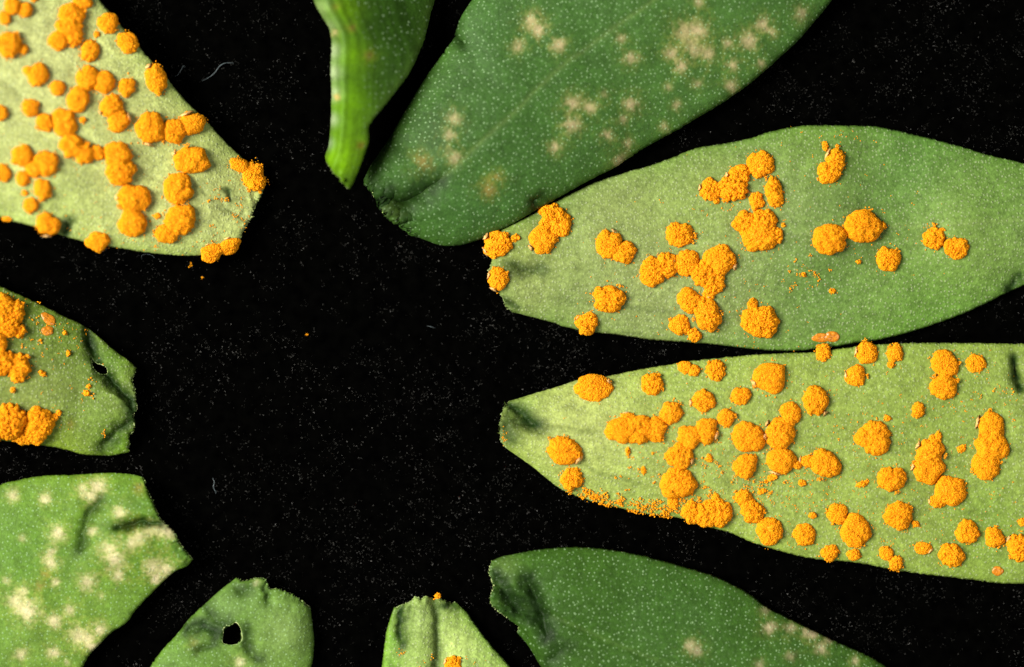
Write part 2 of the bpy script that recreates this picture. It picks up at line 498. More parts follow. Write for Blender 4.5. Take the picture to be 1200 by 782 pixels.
def make_pustule(leaf, cx, cy, rx, ry, ang=0.0, flat=1.0, flap=None, dens=1.0):
    """cushion of loose spores: a lumpy mound covered in grains, sunk into the blade"""
    rng = leaf["rng"]
    r0 = math.sqrt(rx * ry)
    shag = rng.uniform(.1, .7) + leaf["spec"].get("shag", 0) * rng.uniform(.3, 1.0)
    H = .62 * r0 * flat + 1.2
    ca, sa = math.cos(math.radians(ang)), math.sin(math.radians(ang))
    ph = rng.uniform(0, 99, 2)
    kz = float(zlook(leaf, np.array([cx]), np.array([cy]))[0])

    def surf(th, phi):
        lob = 1 + .36 * vnoise(np.cos(th) * 1.5 + ph[0], np.sin(th) * 1.5 + ph[1], 5) + (.08 + .18 * shag) * vnoise(np.cos(th) * 4 + ph[1], np.sin(th) * 4 + ph[0], 8)
        s = np.sin(phi) ** .82 * lob
        lx, ly = rx * s * np.cos(th), ry * s * np.sin(th)
        lump = 1 + .28 * vnoise(lx / 6 + ph[0], ly / 6 + ph[1], 2) + .12 * vnoise(lx / 2.8, ly / 2.8 + ph[0], 6)
        return cx + lx * ca - ly * sa, cy + lx * sa + ly * ca, H * np.cos(phi) * lump
    nt_, np_ = 22, 7
    th = np.arange(nt_) / nt_ * 2 * math.pi
    phi = np.linspace(.16, 1.95, np_)
    T, PH = np.meshgrid(th, phi)
    bx_, by_, bz_ = surf(T.ravel(), PH.ravel())
    ax, ay, az = surf(np.array([0.0]), np.array([0.001]))
    px = np.r_[ax, bx_]; py = np.r_[ay, by_]; hz = np.r_[az, bz_]
    zb = zlook(leaf, px, py)
    zb = .5 * zb + .5 * kz
    W = world_xyz(px, py, zb + hz - .6)
    ii = 1 + np.arange(nt_ * np_).reshape(np_, nt_)
    q = np.stack([ii[:-1], np.roll(ii, -1, 1)[:-1], np.roll(ii, -1, 1)[1:], ii[1:]], -1).reshape(-1, 4)
    tri = np.vstack([q[:, [0, 1, 2]], q[:, [0, 2, 3]], np.c_[np.zeros(nt_, int), np.roll(ii[0], -1), ii[0]]])
    V = [W]; Fs = [tri]
    # grains over the mound
    area_ = math.pi * rx * ry * (1 + .75 * flat)
    n_g = int(area_ / .55 * dens) + 12
    gth = rng.uniform(0, 2 * math.pi, n_g)
    gphi = np.arccos(1 - rng.uniform(0, 1.12, n_g))
    gx_, gy_, gz_ = surf(gth, gphi)
    gr = rng.uniform(.55, 1.12, n_g) * (1 + .25 * shag)
    tuft = vnoise(gx_ / 2.6, gy_ / 2.6, 91) > .30 - .22 * shag
    gz_ = gz_ + rng.uniform(-.5, .6, n_g) + tuft * shag * rng.uniform(.3, 2.8, n_g)
    # loose grains fallen round the foot
    n_f = int(.7 * r0 * rng.uniform(.2, 1.5)) + 1
    ft = rng.uniform(0, 2 * math.pi, n_f); fr_ = 1.0 + np.abs(rng.normal(0, .14, n_f)) + .8 / r0
    flx, fly = rx * fr_ * np.cos(ft), ry * fr_ * np.sin(ft)
    fx = cx + flx * ca - fly * sa; fy = cy + flx * sa + fly * ca
    fg = rng.uniform(.6, 1.2, n_f)
    # a few ragged tufts thrown out at the side
    for _ in range(int(rng.integers(0, 3)) if r0 > 8 else 0):
        t = rng.uniform(0, 2 * math.pi); m = int(rng.integers(6, 16))
        rr = 1 + rng.uniform(0, .24, m); tt = t + rng.normal(0, .10, m)
        lx, ly = rx * rr * np.cos(tt), ry * rr * np.sin(tt)
        gx_ = np.r_[gx_, cx + lx * ca - ly * sa]; gy_ = np.r_[gy_, cy + lx * sa + ly * ca]
        gz_ = np.r_[gz_, rng.uniform(.2, .6, m) * H]; gr = np.r_[gr, rng.uniform(.7, 1.25, m)]
    zg = .5 * zlook(leaf, gx_, gy_) + .5 * kz
    zf = zlook(leaf, fx, fy)
    C = np.vstack([world_xyz(gx_, gy_, np.maximum(zg + gz_ - .4, zg - 1)), world_xyz(fx, fy, zf + fg * .55)])
    gv, gf = grains(C, np.r_[gr, fg] * S, rng)
    Fs.append(gf + len(W)); V.append(gv)
    V = np.vstack(V); Fs = np.vstack(Fs)
    loc = world_xyz(np.array(cx), np.array(cy), np.array(kz)) 
    me = mesh_np("pustule", V - loc, Fs)
    o = link("pustule", me, MAT_SPORE, leaf["root"], loc - leaf["origin"])
    if flap:
        for fa, fl in flap:
            make_flap(leaf, o, loc, cx, cy, rx, ry, ang, kz, H, fa, fl)
    return o

def make_flap(leaf, parent, loc, cx, cy, rx, ry, ang, kz, H, fa, fl):
    """shred of torn leaf skin curling up at a pustule's rim"""
    rng = leaf["rng"]
    ca, sa = math.cos(math.radians(ang)), math.sin(math.radians(ang))
    n = 9
    t = math.radians(fa) + np.linspace(-.5, .5, n) * fl
    pts, zs = [], []
    for k, (rad, hh) in enumerate(((1.20, -.02), (1.16, .30), (1.04, .72 + .3 * rng.random()))):
        j = 1 + rng.normal(0, .03, n)
        taper = np.sin(np.linspace(.25, math.pi - .25, n)) if k == 2 else np.ones(n)
        tt = t.mean() + (t - t.mean()) * (1 - .25 * k)
        lx, ly = rx * rad * j * np.cos(tt), ry * rad * j * np.sin(tt)
        pts.append(np.c_[cx + lx * ca - ly * sa, cy + lx * sa + ly * ca]); zs.append(kz + H * hh * taper + .4)
    p = np.vstack(pts); z = np.concatenate(zs)
    W = world_xyz(p[:, 0], p[:, 1], z)
    ii = np.arange(3 * n).reshape(3, n)
    F = np.stack([ii[:-1, :-1], ii[:-1, 1:], ii[1:, 1:], ii[1:, :-1]], -1).reshape(-1, 4)
    o = link("epidermis_flap", mesh_np("epidermis_flap", W - loc, F), MAT_FLAP, parent)
    so = o.modifiers.new("thickness", 'SOLIDIFY'); so.thickness = .7 * S; so.offset = 0

def make_blister(leaf, cx, cy, rx, ry, ang=0.0):
    """infection still closed under the leaf skin: a low glossy swelling"""
    rng = leaf["rng"]
    ca, sa = math.cos(math.radians(ang)), math.sin(math.radians(ang))
    nt_, np_ = 28, 9
    th = np.arange(nt_) / nt_ * 2 * math.pi; phi = np.linspace(.14, 1.7, np_)
    T, PH = np.meshgrid(th, phi)
    ph = rng.uniform(0, 50)
    lob = 1 + .3 * vnoise(np.cos(T) * 1.6 + ph, np.sin(T) * 1.6, 3)
    lx = np.r_[0, (rx * np.sin(PH) * lob).ravel() * np.cos(T).ravel()]
    ly = np.r_[0, (ry * np.sin(PH) * lob).ravel() * np.sin(T).ravel()]
    h = np.r_[1, np.cos(PH).ravel()] * min(rx, ry) * .34 * (1 + .9 * vnoise(lx / 3 + ph, ly / 3, 2))
    px = cx + lx * ca - ly * sa; py = cy + lx * sa + ly * ca
    zb = zlook(leaf, px, py)
    W = world_xyz(px, py, zb + h)
    ii = 1 + np.arange(nt_ * np_).reshape(np_, nt_)
    q = np.stack([ii[:-1], np.roll(ii, -1, 1)[:-1], np.roll(ii, -1, 1)[1:], ii[1:]], -1).reshape(-1, 4)
    tri = np.vstack([q[:, [0, 1, 2]], q[:, [0, 2, 3]], np.c_[np.zeros(nt_, int), np.roll(ii[0], -1), ii[0]]])
    loc = world_xyz(np.array(cx), np.array(cy), np.array(float(zb[0])))
    o = link("blister", mesh_np("blister", W - loc, tri), MAT_BLISTER, leaf["root"], loc - leaf["origin"])
    o["label"] = "dull amber swelling still closed under the leaf skin"

def make_dust(leaf, patches):
    """spores scattered singly and in crumbs over the blade"""
    rng = leaf["rng"]
    xs, ys, rs, up = [], [], [], []
    for (cx, cy, sx, sy, n, clump) in patches:
        for _ in range(n):
            x, y = cx + rng.normal(0, sx), cy + rng.normal(0, sy)
            k = int(rng.integers(1, clump + 1))
            for _ in range(k):
                xs.append(x + rng.normal(0, .9 + .12 * k)); ys.append(y + rng.normal(0, .9 + .12 * k))
                rs.append(rng.uniform(.45, .85) if k < 4 else rng.uniform(.7, 1.3)); up.append(rng.uniform(0, .25 * k) if k > 3 else 0)
    xs, ys, rs, up = map(np.array, (xs, ys, rs, up))
    # keep only what lies on the blade
    z = np.empty(len(xs)); keep = np.zeros(len(xs), bool)
    for i in range(0, len(xs), 100):
        d = (xs[i:i + 100, None] - leaf["x"][None]) ** 2 + (ys[i:i + 100, None] - leaf["y"][None]) ** 2
        j = d.argmin(1)
        z[i:i + 100] = leaf["z"][j]; keep[i:i + 100] = d[np.arange(len(j)), j] < 4.5
    xs, ys, rs, up, z = xs[keep], ys[keep], rs[keep], up[keep], z[keep]
    gv, gf = grains(world_xyz(xs, ys, z + rs * .5 + up), rs * S, rng)
    o = link("spore_dust", mesh_np("spore_dust", gv - leaf["origin"], gf), MAT_SPORE, leaf["root"])
    o["kind"] = "stuff"

def bump(X, Y, cx, cy, rx, ry, a):
    return a * np.exp(-((X - cx) / rx) ** 2 - ((Y - cy) / ry) ** 2)

PIG = np.array((.66, .64, .42))   # overall reflectance of the leaf pigments
LEAVES = {}
LEAVES["one"] = dict(gain=np.array((1.16, 1.15, 1.5)), seed=11, side="lower", width=300, at=(150, 150), thick=7,
    label="broad pale green leaf crowded with large orange pustules, one hanging over its blunt end",
    A=[(309, 214), (297, 199), (287, 188), (265, 167), (240, 140), (215, 115), (190, 85), (165, 57), (140, 28), (115, -2), (85, -40), (45, -82), (0, -118), (-70, -160), (-150, -185), (-225, -196)],
    B=[(277, 291), (262, 297), (245, 299), (222, 300), (200, 299), (170, 296), (140, 291), (110, 286), (90, 281), (70, 275), (50, 269), (30, 263), (12, 259), (0, 254), (-60, 229), (-120, 185), (-170, 115), (-205, 35), (-225, -60), (-238, -170)],
    cut=[(309, 214), (308, 224), (303, 235), (298, 243), (293, 258), (287, 267), (282, 279), (277, 291)],
    tip=[(-225, -196), (-236, -188), (-238, -170)],
    z=lambda X, Y, U, V, a, b: 58 * np.clip((300 - X) / 300, 0, 1.6) ** .8 + 10 * np.sin(V * math.pi),
    color=(.36, .43, .165), edge_color=(.27, .38, .10), edge_w=16, rib=-2, wave=7, fray=.6,
    tints=[(40, 60, 90, (.42, .47, .22), .6), (250, 160, 40, (.33, .42, .14), .6), (60, 240, 50, (.30, .40, .12), .6)],
    creases=[([(80, 258), (76, 276)], 7, 5, .85, 6), ([(266, 224), (270, 233)], 3, 3, .6, 4), ([(293, 262), (255, 238), (215, 208)], 1.5, 3, .15, 4)])
LEAVES["two"] = dict(plain_to=34, streak=.5, gain=1.0, seed=12, side="curl", width=125, at=(430, 60), thick=5,
    label="narrow glossy curled leaf with a pale rolled margin and bright yellow-green base",
    A=[(382, 190), (381, 183), (385, 170), (387, 150), (388, 120), (388, 104), (387, 80), (388, 52), (386, 36), (380, 25), (371, 10), (365, -5), (355, -40), (345, -90), (345, -150), (365, -220), (400, -280)],
    B=[(410, 222), (415, 212), (422, 195), (428, 178), (432, 165), (432, 150), (437, 140), (450, 125), (465, 106), (480, 85), (492, 60), (499, 40), (505, 15), (511, -5), (518, -60), (515, -120), (490, -190), (450, -250), (406, -286)],
    cut=[(382, 190), (387, 196), (392, 204), (398, 208), (402, 215), (410, 222)],
    tip=[(400, -280), (404, -286), (406, -286)],
    z=lambda X, Y, U, V, a, b: 36 - 40 * (np.clip(a - 17, 0, 999) / 112) ** 1.6 - 26 * (np.clip(17 - a, 0, 17) / 17) ** 1.7 - 10 * np.clip((Y - 150) / 70, 0, 1) ** 2,
    color=(.040, .112, .018), edge_color=(.13, .27, .06), edge_w=5, wave=1.5, rib=0, rib_pale=0, fray=.7,
    tints=[(402, 120, 30, (.16, .40, .004), .92), (404, 185, 38, (.19, .44, .006), .95), (408, 65, 24, (.15, .36, .004), .85), (402, 10, 22, (.14, .32, .006), .8),  # bright greens paint in light shining through the curled blade
           (388, 60, 10, (.50, .66, .52), .9), (388, 85, 10, (.50, .66, .52), .9), (390, 110, 9, (.50, .66, .52), .9), (388, 140, 8, (.48, .64, .52), .85), (384, 168, 7, (.40, .56, .50), .7), (384, 34, 10, (.42, .60, .36), .8), (375, 10, 11, (.36, .56, .26), .8)],  # pale tints paint in lamplight caught by the rolled margin
    spots=[(413, 32, 4.5, .8, (.24, .17, .06)), (433, 65, 5.5, .7, (.20, .13, .05)), (392, 39, 4, 1, (.75, .66, .42)), (395, 114, 4, 1, (.8, .6, .3)), (423, 171, 4.5, .7, (.24, .12, .03)), (393, 8, 4, .6, (.25, .22, .05))],
    halo=(.20, .34, .02), creases=[])
LEAVES["three"] = dict(gain=.80, seed=13, side="upper", width=300, at=(650, 110), thick=7,
    label="large dark green leaf with tan flecks and a dark crumpled frayed cut corner",
    A=[(437, 209), (440, 198), (450, 183), (462, 165), (475, 142), (488, 120), (500, 100), (510, 85), (525, 65), (537, 47), (542, 32), (550, 15), (565, -5), (590, -30), (640, -75), (700, -115), (780, -160), (870, -190), (955, -200)],
    B=[(483, 270), (495, 273), (510, 279), (522, 282), (540, 281), (560, 275), (585, 263.5), (610, 250), (640, 233), (670, 216), (700, 200), (720, 190), (750, 170), (790, 148), (820, 130), (850, 112), (880, 90), (905, 68), (930, 45), (950, 22), (968, 0), (990, -35), (1005, -80), (1005, -140), (990, -188)],
    cut=[(437, 209), (433, 213), (434, 218), (440, 227), (447, 238), (450, 247), (458, 252), (464, 257), (470, 254), (474, 263), (483, 270)],
    tip=[(955, -200), (978, -202), (990, -188)],
    z=lambda X, Y, U, V, a, b: 22 * np.sin(V * math.pi) ** .8 + bump(X, Y, 600, 160, 90, 70, 8) - .03 * (Y - 100),
    color=(.050, .138, .036), edge_color=(.062, .165, .036), rib=-1, rib_pale=.12, rib_w=4, mid=.5, wave=5, fray=2.2, crumple=8,
    tints=[(510, 150, 60, (.036, .105, .020), .8), (800, 60, 130, (.066, .165, .045), .6), (570, 250, 45, (.058, .165, .05), .6), (560, 20, 40, (.062, .165, .05), .6)],
    spots=[(623, 26, 8), (632, 36, 8), (608, 57, 6, .8), (655, 53, 7, .9), (728, 45, 5, .7), (738, 67, 7, .85), (803, 38, 11), (817, 36, 10), (787, 63, 7), (798, 77, 7), (828, 63, 8, .9), (812, 58, 9, .7),
           (852, 50, 6, .8), (877, 47, 9, .9), (893, 28, 8, .9), (902, 38, 5, .7), (857, 75, 6, .85), (855, 100, 6, .8), (890, 72, 5, .7), (937, 15, 7, .6), (818, 2, 5, .8), (670, 122, 8), (690, 127, 7, .85), (670, 146, 8, .9),
           (738, 122, 8, .9), (710, 157, 6, .8), (733, 167, 5, .7), (725, 188, 8, .9), (650, 172, 6, .85), (728, 138, 5, .6), (792, 122, 5, .6), (777, 147, 5, .55), (817, 98, 5, .5), (782, 102, 4, .5), (707, 112, 4, .4),
           (534, 140, 7, .6), (528, 159, 7, .6), (534, 184, 7, .65), (498, 190, 9, .7, (.26, .17, .06)), (582, 205, 6, .7, (.34, .25, .11)), (572, 221, 8, .75, (.36, .25, .11)), (469, 241, 8, .5, (.10, .06, .02))],
    spot_color=(.60, .50, .42), halo=(.20, .26, .04),
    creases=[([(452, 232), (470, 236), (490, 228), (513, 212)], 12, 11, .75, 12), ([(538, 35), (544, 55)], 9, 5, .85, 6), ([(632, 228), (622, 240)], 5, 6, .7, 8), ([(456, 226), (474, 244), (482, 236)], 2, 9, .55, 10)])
LEAVES["four"] = dict(gain=np.array((.90, .92, 1.0)), seed=14, side="lower", width=250, at=(880, 280), thick=7,
    label="pale green leaf with scattered orange pustules, its long edge against the dark flecked leaf",
    A=[(574, 277), (590, 268), (610, 258), (635, 245), (665, 229.5), (700, 213), (730, 203.5), (740, 200), (760, 195), (790, 184), (815, 174), (850, 168), (880, 162), (900, 155), (930, 149), (950, 147), (980, 147), (1020, 148), (1045, 152), (1080, 160), (1120, 170), (1160, 182), (1200, 192), (1260, 215), (1310, 237), (1335, 252)],
    B=[(600, 366), (620, 371), (650, 379), (660, 383), (690, 389), (720, 392), (760, 398), (800, 401), (840, 404), (880, 409), (910, 411), (940, 411), (980, 406), (1005, 402), (1040, 396), (1080, 385), (1120, 371), (1150, 358), (1180, 343), (1200, 334), (1240, 312), (1290, 285), (1337, 260)],
    cut=[(574, 277), (572, 290), (577, 303), (573, 318), (576, 330), (582, 340), (590, 350), (592, 358), (600, 366)],
    tip=[(1335, 252), (1339, 256), (1337, 260)],
    z=lambda X, Y, U, V, a, b: 10 + 11 * np.sin(V * math.pi) + bump(X, Y, 960, 260, 70, 80, 10) - bump(X, Y, 1050, 260, 60, 70, 7) + bump(X, Y, 1140, 270, 60, 60, 7) - bump(X, Y, 960, 340, 60, 30, 6) - bump(X, Y, 840, 175, 60, 16, 4),
    color=(.200, .295, .110), shag=.7, edge_color=(.105, .235, .034), edge_w=22, rib=1.2, rib_pale=.12, mid=.48, wave=5, fray=.6,
    tints=[(720, 250, 70, (.26, .34, .135), .8), (760, 350, 110, (.285, .365, .165), .8), (870, 250, 80, (.25, .335, .15), .5), (610, 300, 50, (.24, .30, .10), .7), (1070, 200, 110, (.085, .205, .050), .8), (960, 340, 70, (.105, .215, .055), .75), (1150, 350, 80, (.11, .24, .05), .6), (1130, 280, 60, (.22, .335, .10), .7), (1180, 230, 60, (.14, .28, .07), .6), (820, 240, 60, (.24, .34, .10), .6), (960, 160, 50, (.15, .27, .06), .5), (620, 345, 30, (.30, .38, .16), .6), (1080, 370, 80, (.12, .27, .05), .6)],  # dark patches at right: greener tissue with undulation shade painted in
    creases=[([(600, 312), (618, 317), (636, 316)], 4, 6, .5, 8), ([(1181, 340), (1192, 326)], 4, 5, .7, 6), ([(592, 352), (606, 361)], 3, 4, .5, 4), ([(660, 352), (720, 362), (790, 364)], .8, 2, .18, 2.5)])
LEAVES["five"] = dict(gain=np.array((.97, 1.0, 1.08)), seed=15, side="lower", width=270, at=(880, 540), thick=7,
    label="pale yellow-green leaf with a dark-stained pointed cut end and many orange pustules",
    A=[(597, 470), (620, 463), (640, 457), (660, 451), (675, 446), (715, 440), (750, 433), (780, 428), (810, 423), (850, 419), (880, 416), (920, 414), (950, 413), (980, 409.5), (1005, 406), (1026, 404), (1072, 402), (1136, 402), (1187, 403), (1200, 403), (1260, 405), (1330, 418), (1400, 450), (1450, 500), (1478, 545)],
    B=[(592, 524), (598, 529), (625, 548), (643, 563), (660, 575), (685, 585), (708, 591), (736, 598), (765, 603.6), (786, 606), (803, 609), (831, 618), (854, 624), (882, 636), (925, 649), (961, 656), (1000, 659), (1047, 668), (1083, 673), (1133, 679), (1175, 684), (1200, 684), (1260, 683), (1330, 670), (1400, 640), (1450, 600), (1480, 560)],
    cut=[(597, 470), (590, 479), (588, 488), (586, 497), (586.5, 508), (587, 516), (592, 524)],
    tip=[(1478, 545), (1482, 552), (1480, 560)],
    z=lambda X, Y, U, V, a, b: 8 + 11 * np.sin(V * math.pi) + bump(X, Y, 760, 510, 120, 60, 9) - bump(X, Y, 1130, 600, 70, 60, 6),
    color=(.285, .375, .115), shag=.3, edge_color=(.235, .345, .075), edge_w=18, rib=-1.5, rib_pale=.10, mid=.5, wave=5, fray=.7,
    tints=[(690, 490, 80, (.39, .46, .19), .8), (1100, 500, 150, (.205, .305, .072), .75), (820, 440, 90, (.30, .42, .12), .5), (1150, 650, 70, (.20, .31, .065), .7), (980, 580, 90, (.24, .34, .085), .6), (610, 480, 18, (.26, .40, .12), .6), (1160, 610, 50, (.14, .25, .045), .5)],
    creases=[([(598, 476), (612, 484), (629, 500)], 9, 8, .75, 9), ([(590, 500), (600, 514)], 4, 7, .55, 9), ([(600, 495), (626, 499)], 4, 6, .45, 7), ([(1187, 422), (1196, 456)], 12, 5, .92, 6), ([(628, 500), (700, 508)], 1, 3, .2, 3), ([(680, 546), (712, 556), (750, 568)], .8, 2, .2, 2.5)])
LEAVES["six"] = dict(gain=.84, seed=16, side="lower", width=200, at=(60, 440), thick=7,
    label="leaf with deep orange crumbling pustule masses, a small hole and a creased cut end",
    A=[(160, 431), (149, 420.6), (135, 411), (120, 398), (99, 382), (79, 372), (57, 361), (25, 346), (0, 335), (-50, 313), (-120, 296), (-200, 302), (-280, 332), (-330, 378)],
    B=[(151, 530), (133, 534), (115, 534), (97, 533), (83, 529), (61, 524), (31, 519.5), (0, 516), (-60, 506), (-130, 490), (-220, 460), (-290, 425), (-335, 388)],
    cut=[(160, 431), (158, 438), (155, 446), (157, 453), (158, 464), (160, 480), (156, 485), (157, 497), (157, 505), (152, 510), (151.5, 522), (151, 530)],
    tip=[(-330, 378), (-336, 383), (-335, 388)],
    z=lambda X, Y, U, V, a, b: 9 + 16 * np.sin(V * math.pi) + .20 * np.clip(90 - X, 0, 150) + bump(X, Y, 140, 425, 22, 16, 5) - bump(X, Y, 60, 400, 30, 20, 3),
    color=(.175, .275, .070), shag=.9, edge_color=(.20, .33, .05), edge_w=10, rib=-1, rib_pale=.05, wave=5, fray=.9,
    tints=[(30, 460, 60, (.26, .34, .125), .7), (130, 420, 26, (.13, .27, .055), .7), (80, 385, 40, (.13, .23, .04), .6), (140, 520, 25, (.15, .33, .03), .7), (60, 525, 30, (.27, .42, .05), .6), (110, 480, 30, (.17, .28, .075), .5)],
    spots=[(82, 497, 5, .55, (.34, .22, .03))],
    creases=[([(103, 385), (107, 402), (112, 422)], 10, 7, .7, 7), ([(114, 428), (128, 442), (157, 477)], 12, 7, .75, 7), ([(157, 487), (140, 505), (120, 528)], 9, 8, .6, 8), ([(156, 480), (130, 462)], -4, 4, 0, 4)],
    holes=[[(106.5, 418), (112, 425), (119, 427), (126, 432), (125, 439), (116, 438), (109, 431)]])
LEAVES["seven"] = dict(gain=0.78, seed=17, side="upper", width=230, at=(80, 660), thick=6,
    label="fresh green leaf blotched with many cream-coloured flecks and a hooked torn corner",
    A=[(168, 559), (158, 556), (148, 555), (128, 554), (90, 556), (50, 557.5), (20, 563), (0, 568), (-50, 585), (-110, 620), (-160, 680), (-182, 760), (-180, 850), (-166, 905)],
    B=[(226, 656), (219, 664), (205, 670), (190, 683), (178, 695), (160, 714), (148, 730), (130, 742), (115, 757), (103, 770), (97, 782), (80, 810), (50, 850), (0, 890), (-70, 915), (-145, 920)],
    cut=[(168, 559), (171, 570), (175, 580), (180, 590), (186, 605), (190, 611), (198, 617), (206, 627), (209, 634), (217, 645), (226, 656)],
    tip=[(-166, 905), (-158, 918), (-145, 920)],
    z=lambda X, Y, U, V, a, b: 6 + 15 * np.sin(V * math.pi) + .05 * (X - 100) + bump(X, Y, 150, 645, 40, 25, 7),
    color=(.135, .285, .048), edge_color=(.15, .31, .045), rib=0, rib_pale=0, wave=5, fray=.8,
    tints=[(40, 640, 50, (.11, .26, .04), .6), (120, 720, 60, (.18, .34, .075), .7), (180, 590, 25, (.09, .21, .03), .6), (212, 645, 16, (.08, .20, .045), .7), (40, 765, 50, (.20, .36, .09), .6), (80, 565, 60, (.16, .31, .035), .5)],
    spots=[(15, 581, 6, .7), (53, 586, 7, .8), (107, 580, 9), (114, 570, 8, .9), (96, 573, 6, .6), (140, 601, 7, .75), (162, 571, 6, .6, (.42, .33, .16)), (156, 616, 6, .7, (.40, .28, .12)), (68, 624, 8, .9), (108, 623, 6, .7), (174, 623, 8, .8), (185, 621, 8, .7), (197, 623, 9, .85), (154, 636, 8, .9), (164, 630, 7, .7), (128, 643, 8, .9), (134, 655, 11), (60, 647, 6, .8), (60, 659, 7, .85), (26, 631, 4, .4),
           (180, 666, 10), (194, 668, 9, .9), (182, 679, 7), (138, 675, 7, .8), (102, 682, 9, .8), (65, 683, 5, .8), (53, 673, 6, .55, (.36, .22, .08)), (46, 687, 6, .6, (.42, .30, .14)), (28, 694, 6, .8), (19, 705, 9, .9), (33, 717, 11), (63, 728, 8, .95), (82, 715, 6, .7), (94, 746, 11), (104, 749, 8), (116, 738, 7, .9), (109, 758, 7, .9), (64, 765, 7, .9), (25, 768, 6, .8), (119, 699, 4, .4), (78, 776, 4, .5), (7, 681, 6, .4)],
    spot_color=(.92, .82, .74), halo=(.32, .42, .055),
    creases=[([(120, 586), (108, 600), (98, 625), (93, 648)], 7, 8, .5, 6), ([(134, 619), (160, 613), (188, 612)], 10, 6, .6, 6)])
LEAVES["eight"] = dict(gain=0.8, seed=18, side="upper", width=190, at=(280, 800), thick=6,
    label="mid-green leaf pierced by a round hole below its ragged cut end",
    A=[(277, 677), (265, 686), (253, 696), (240, 708), (222, 725), (206, 745), (190, 762), (176, 782), (165, 805), (150, 850), (145, 900), (160, 950), (200, 1010), (238, 1040)],
    B=[(364, 713), (366, 730), (368, 750), (367, 770), (365, 782), (362, 810), (358, 850), (345, 900), (320, 960), (285, 1010), (252, 1040)],
    cut=[(277, 677), (285, 681), (297, 678), (303, 677), (311, 680), (316, 690), (325, 690), (337, 694), (345, 698), (356, 706), (364, 713)],
    tip=[(238, 1040), (245, 1046), (252, 1040)],
    z=lambda X, Y, U, V, a, b: 6 + 14 * np.sin(V * math.pi) + bump(X, Y, 345, 740, 22, 50, 5),
    color=(.125, .255, .058), edge_color=(.13, .28, .05), rib=0, rib_pale=0, wave=5, fray=.9,
    tints=[(335, 740, 32, (.22, .36, .14), .85), (225, 770, 25, (.12, .26, .05), .5), (260, 700, 24, (.15, .28, .09), .6), (300, 770, 25, (.19, .34, .10), .6)],
    spots=[(227, 754, 6, .7, (.34, .36, .12)), (281, 777, 6, .85), (300, 683, 4, .7)], spot_color=(.80, .78, .65), halo=(.24, .36, .06),
    creases=[([(222, 736), (240, 732), (258, 742)], 4, 8, .65, 9), ([(232, 762), (250, 755)], 3, 5, .5, 6), ([(244, 708), (255, 726), (268, 730)], 3, 5, .5, 6), ([(286, 735), (290, 755), (304, 772)], 5, 7, .55, 6), ([(278, 694), (292, 690)], 3, 8, .45, 8), ([(311, 684), (313, 698), (311, 710)], 6, 4, .4, 4)],
    holes=[[(270, 732.5), (276.7, 729), (281, 734), (284, 743), (283, 752), (275, 756), (261, 754), (261, 745), (262.5, 735)]])
LEAVES["nine"] = dict(streak=.4, gain=np.array((.80, .90, 1.0)), seed=19, side="lower", width=130, at=(530, 800), thick=6,
    label="pale ribbed leaf base with two dark grooves running from its toothed cut end",
    A=[(462, 712), (457.6, 724), (453, 740.5), (450, 762.5), (447.5, 782), (446, 810), (450, 850), (470, 900), (510, 950), (560, 990), (605, 1015)],
    B=[(535.5, 707), (546.5, 717), (559, 735), (576, 757), (598, 782), (620, 815), (645, 860), (655, 910), (650, 960), (617, 1015)],
    cut=[(462, 712), (466, 712), (475, 707.5), (481, 705), (487, 700), (493, 702), (499, 699), (508, 702), (515, 700), (524.5, 705.7), (535.5, 707)],
    tip=[(605, 1015), (611, 1020), (617, 1015)],
    z=lambda X, Y, U, V, a, b: 6 + 8 * np.sin(V * math.pi) + bump(X, Y, 492, 750, 14, 80, 5) + .16 * np.clip(X - 515, 0, 60) * np.clip((Y - 690) / 50, 0, 1),
    color=(.31, .42, .13), edge_color=(.20, .37, .05), edge_w=9, rib=0, rib_pale=0, wave=3, fray=.9,
    tints=[(460, 750, 13, (.17, .34, .04), .8), (458, 778, 13, (.17, .34, .04), .8), (535, 760, 26, (.46, .55, .22), .75), (570, 782, 22, (.36, .48, .15), .6), (492, 725, 18, (.36, .46, .19), .6)],  # pale right-half tints paint in light on the side tilted to the lamp
    creases=[([(470, 712), (470, 735), (471, 756)], 7, 6, .72, 6), ([(511, 703), (512, 735), (511, 782), (516, 850)], 6, 5, .5, 4.5), ([(522, 710), (534, 712)], 3, 5, .6, 5), ([(482, 712), (480, 742)], 3, 4, .25, 4)])
